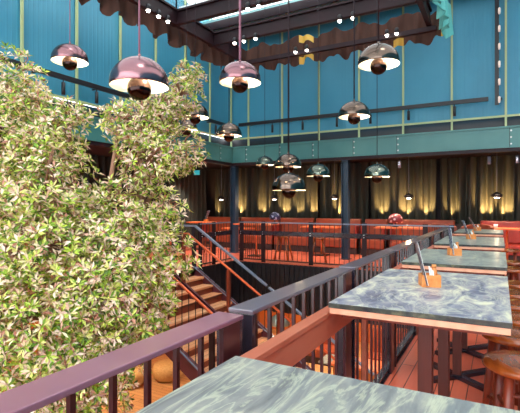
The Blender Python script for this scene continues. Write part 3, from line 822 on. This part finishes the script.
# candle on the red table
cd = empty('candle_glass', (-.1, 12.55, .98), 'small white lit candle glass on the red rear table', 'candle')
MB().lathe([(0,0),(.04,0),(.05,.1),(.045,.1),(.036,.01),(0,.01)], 16).build('cup', M['paper'], cd)
MB().lathe([(0,.01),(.034,.012),(.034,.06),(0,.065)], 14).build('candle', M['bulb'], cd)
# menu card on left table
mc = empty('menu_caddy', (-9.1, 12.6, .98), 'small orange wooden menu box on the table left of the left column', 'caddy', 'menu boxes on the marble tables')
m = MB(); m.box(-.06,.06,-.06,.06,0,.09); m.build('box', M['box_wood'], mc, .002)
MB().bar((-.02,0,.09), (.12,0,.4), .01, .14, up=(0,1,0)).build('menu', M['menu_b'], mc)

# small hanging spot lamps in front of the curtain
hs = [(-9.09,'left of the left steel column'), (-6.88,'left of the lowest central pendant'), (-4.7,'left of the right steel column'), (-2.39,'above the red dome lamp'), (-.08,'in front of the broad gold panel')]
h0 = None
for x, l in hs:
    l = 'small black capped hanging lamp before the rear curtain, ' + l
    if h0 is None:
        h0 = empty('hanging_lamp', (x, 13.55, 1.8), l, 'hanging lamp', 'small hanging lamps before the rear curtain')
        MB().lathe([(.07,-.03),(.15,0),(.14,.05),(.07,.1),(.02,.12),(0,.12)], 20).build('lamp_cap', M['black'], h0)
        MB().lathe([(0,-.05),(.06,-.045),(.075,-.02),(.07,.02),(0,.02)], 16).build('bulb', M['bulb'], h0)
        MB().tube([(0,0,.12),(0,0,1.25)], .007, 6).build('rod', M['grey_rail'], h0)
    else:
        c = copy_tree(h0); c.location = (x, 13.55, 1.8); c['label'] = l
    d = bpy.data.lights.new('hanging_lamp_beam', 'POINT'); d.energy = 5; d.color = (1,.72,.42); d.shadow_soft_size = .06
    o = bpy.data.objects.new('hanging_lamp_beam', d); C.objects.link(o); o.location = (x, 13.5, 1.68)
# ceiling cylinder spots
cs = [(-2.5, 'above the right column booth'), (-.25, 'above the red table, left one of two'), (-.02+.4, 'above the red table, right one of two'), (-4.9, 'above the booth left of the right column')]
for x, l in cs:
    r = empty('ceiling_spotlight', (x, 12.75, 2.62), 'blue-grey cylinder spotlight on the rear ceiling ' + l, 'spotlight', 'cylinder spotlights under the mezzanine')
    MB().tube([(0,0,0),(0,0,.2)], .04, 12).build('housing', M['grey_rail'], r); MB().tube([(0,0,.2),(0,0,.43)], .01, 6).build('stem', M['black'], r)
    d = bpy.data.lights.new('spot_beam', 'SPOT'); d.energy = 60; d.color = (1,.66,.4); d.spot_size = 1.9; d.spot_blend = .6; d.shadow_soft_size = .04
    o = bpy.data.objects.new('spot_beam', d); C.objects.link(o); o.location = (x, 12.75, 2.6)
# lit exit sign
sg = empty('exit_sign', (-8.3, 11.0, 2.45), 'small glowing cyan sign hanging left of the left steel column', 'sign')
MB().box(-.1,.1,-.02,.02,.06,.2).build('sign_panel', M['sign'], sg, .004)
MB().box(-.01,.01,-.01,.01,.2,.6).build('stem', M['black'], sg)

# ------------------------------------------------------------------ lower level seen through the balusters
def low_booth(x, y, rz, label):
    r = empty('lower_booth', (x, y, ZL), label, 'booth', 'booths on the lower level', rz)
    MB().box(-.8,.8,-.3,.3,0,.45).build('seat', M['leather'], r, .03)
    MB().box(-.8,.8,.3,.42,0,1.15).build('backrest', M['leather'], r, .03)
    MB().box(-.8,.8,-.32,-.3,0,.2).build('plinth', M['dark_plinth'], r)
low_booth(-4.6, 12.6, 0, 'orange lower-level booth under the far deck, left one'); low_booth(-2.6, 12.6, 0, 'orange lower-level booth under the far deck, right one')
low_booth(-1.5, 7.6, -PI/2, 'orange lower-level booth under the right deck')
def low_table(x, y, label):
    r = empty('lower_table', (x, y, ZL), label, 'table', 'tables on the lower level')
    MB().box(-.5,.5,-.35,.35,.71,.75).build('tabletop', M['marble_far'], r, .004)
    MB().tube([(0,0,.03),(0,0,.71)], .04, 10).build('pedestal', M['black'], r)
    MB().box(-.22,.22,-.22,.22,0,.03).build('base', M['black'], r)
low_table(-3.6, 10.9, 'grey topped table on the lower level beyond the stairs'); low_table(-1.9, 5.2, 'grey topped table on the lower level below the right balustrade')
b = empty('bar_counter', (-2.7, 10.0, ZL), 'amber timber counter with dark open front on the lower level, seen below the ledger board', 'counter')
m = MB(); m.box(-.7,.7,-.3,.3,0,1.05); m.build('body', M['orange_wall'], b); MB().box(-.35,.3,-.31,-.3,.35,.8).build('dark_panel', M['black'], b); MB().box(-.75,.75,-.35,.35,1.05,1.1).build('worktop', M['far_wood'], b)
for i, (x, y, l) in enumerate(((-8.6, 8.5, 'left'), (-8.0, 9.3, 'right'))):
    p = MB().lathe([(0,0),(.3,0),(.4,.12),(.42,.3),(.36,.42),(0,.44)], 28).build('pouf', M['basket'], loc=(x, y, ZL))
    tag(p, 'round tan woven pouf on the lower level below the stairs, %s one of two' % l, 'pouf', 'poufs on the lower level')

def light(kind, name, loc, energy, col, size=.3, aim=None, sy=None):
    d = bpy.data.lights.new(name, kind); d.energy = energy; d.color = col
    if kind == 'AREA':
        d.size = size
        if sy: d.shape = 'RECTANGLE'; d.size_y = sy
    else: d.shadow_soft_size = size
    o = bpy.data.objects.new(name, d); C.objects.link(o); o.location = loc
    if aim: o.rotation_euler = Vector(aim).to_track_quat('-Z', 'Y').to_euler()
    return o
for x, y in ((-8.6,7.5),(-6.0,12.4),(-3.4,12.0),(-1.0,12.4),(.4,8.0),(.4,4.0),(-8.8,3.0)):
    light('AREA', 'lower_ceiling_lamp', (x, y, -.42), 55, (1,.8,.58), .5, (0,0,-1))  # added fill without fixtures, warms the lower level
for x in (-9.6,-8.2,-6.8,-5.4,-4.0,-2.6,-1.2,.2,1.6,3.0):
    d = light('SPOT', 'mezzanine_downlight', (x, 12.5, 3.02), 170, (1,.84,.68), .08, (0,-.12,-1)); d.data.spot_size = 1.75; d.data.spot_blend = .5  # added fill spots without fixtures, brighten the rear floor
for y in (10.2,7.4):
    d = light('SPOT', 'mezzanine_downlight', (-8.8, y, 3.02), 170, (1,.84,.68), .08, (0,0,-1)); d.data.spot_size = 1.75; d.data.spot_blend = .5  # same added fill over the left deck

# ------------------------------------------------------------------ daylight, camera, colour
w = bpy.data.worlds.new('sky'); S.world = w; w.use_nodes = True; t = w.node_tree
bg = t.nodes['Background']
tc = t.nodes.new('ShaderNodeTexCoord'); sx = t.nodes.new('ShaderNodeSeparateXYZ'); t.links.new(tc.outputs['Generated'], sx.inputs[0])
r = ramp(t, [(0, (.8,.8,.8,1)), (.5, (1,1,1,1)), (.75, (.95,.97,1,1)), (1, (.86,.92,1,1))], sx.outputs['Z']); t.links.new(r.outputs[0], bg.inputs[0])
bg.inputs[1].default_value = 4.0
sun = light('SUN', 'sun', (0,0,20), 1.2, (1,.95,.86), .2, (-.35,.25,-1)); sun.data.angle = .25

cam = bpy.data.cameras.new('camera'); co = bpy.data.objects.new('camera', cam); C.objects.link(co)
cam.sensor_width = 36; cam.lens = 437/520*36; cam.clip_start = .02
co.location = (0, 0, 1.54); co.rotation_euler = (PI/2, 0, math.radians(28.8)); cam.shift_y = -.001
S.camera = co
S.view_settings.view_transform = 'Standard'; S.view_settings.look = 'None'; S.view_settings.gamma = 1
S.view_settings.exposure = 0.95
S.view_settings.use_curve_mapping = False
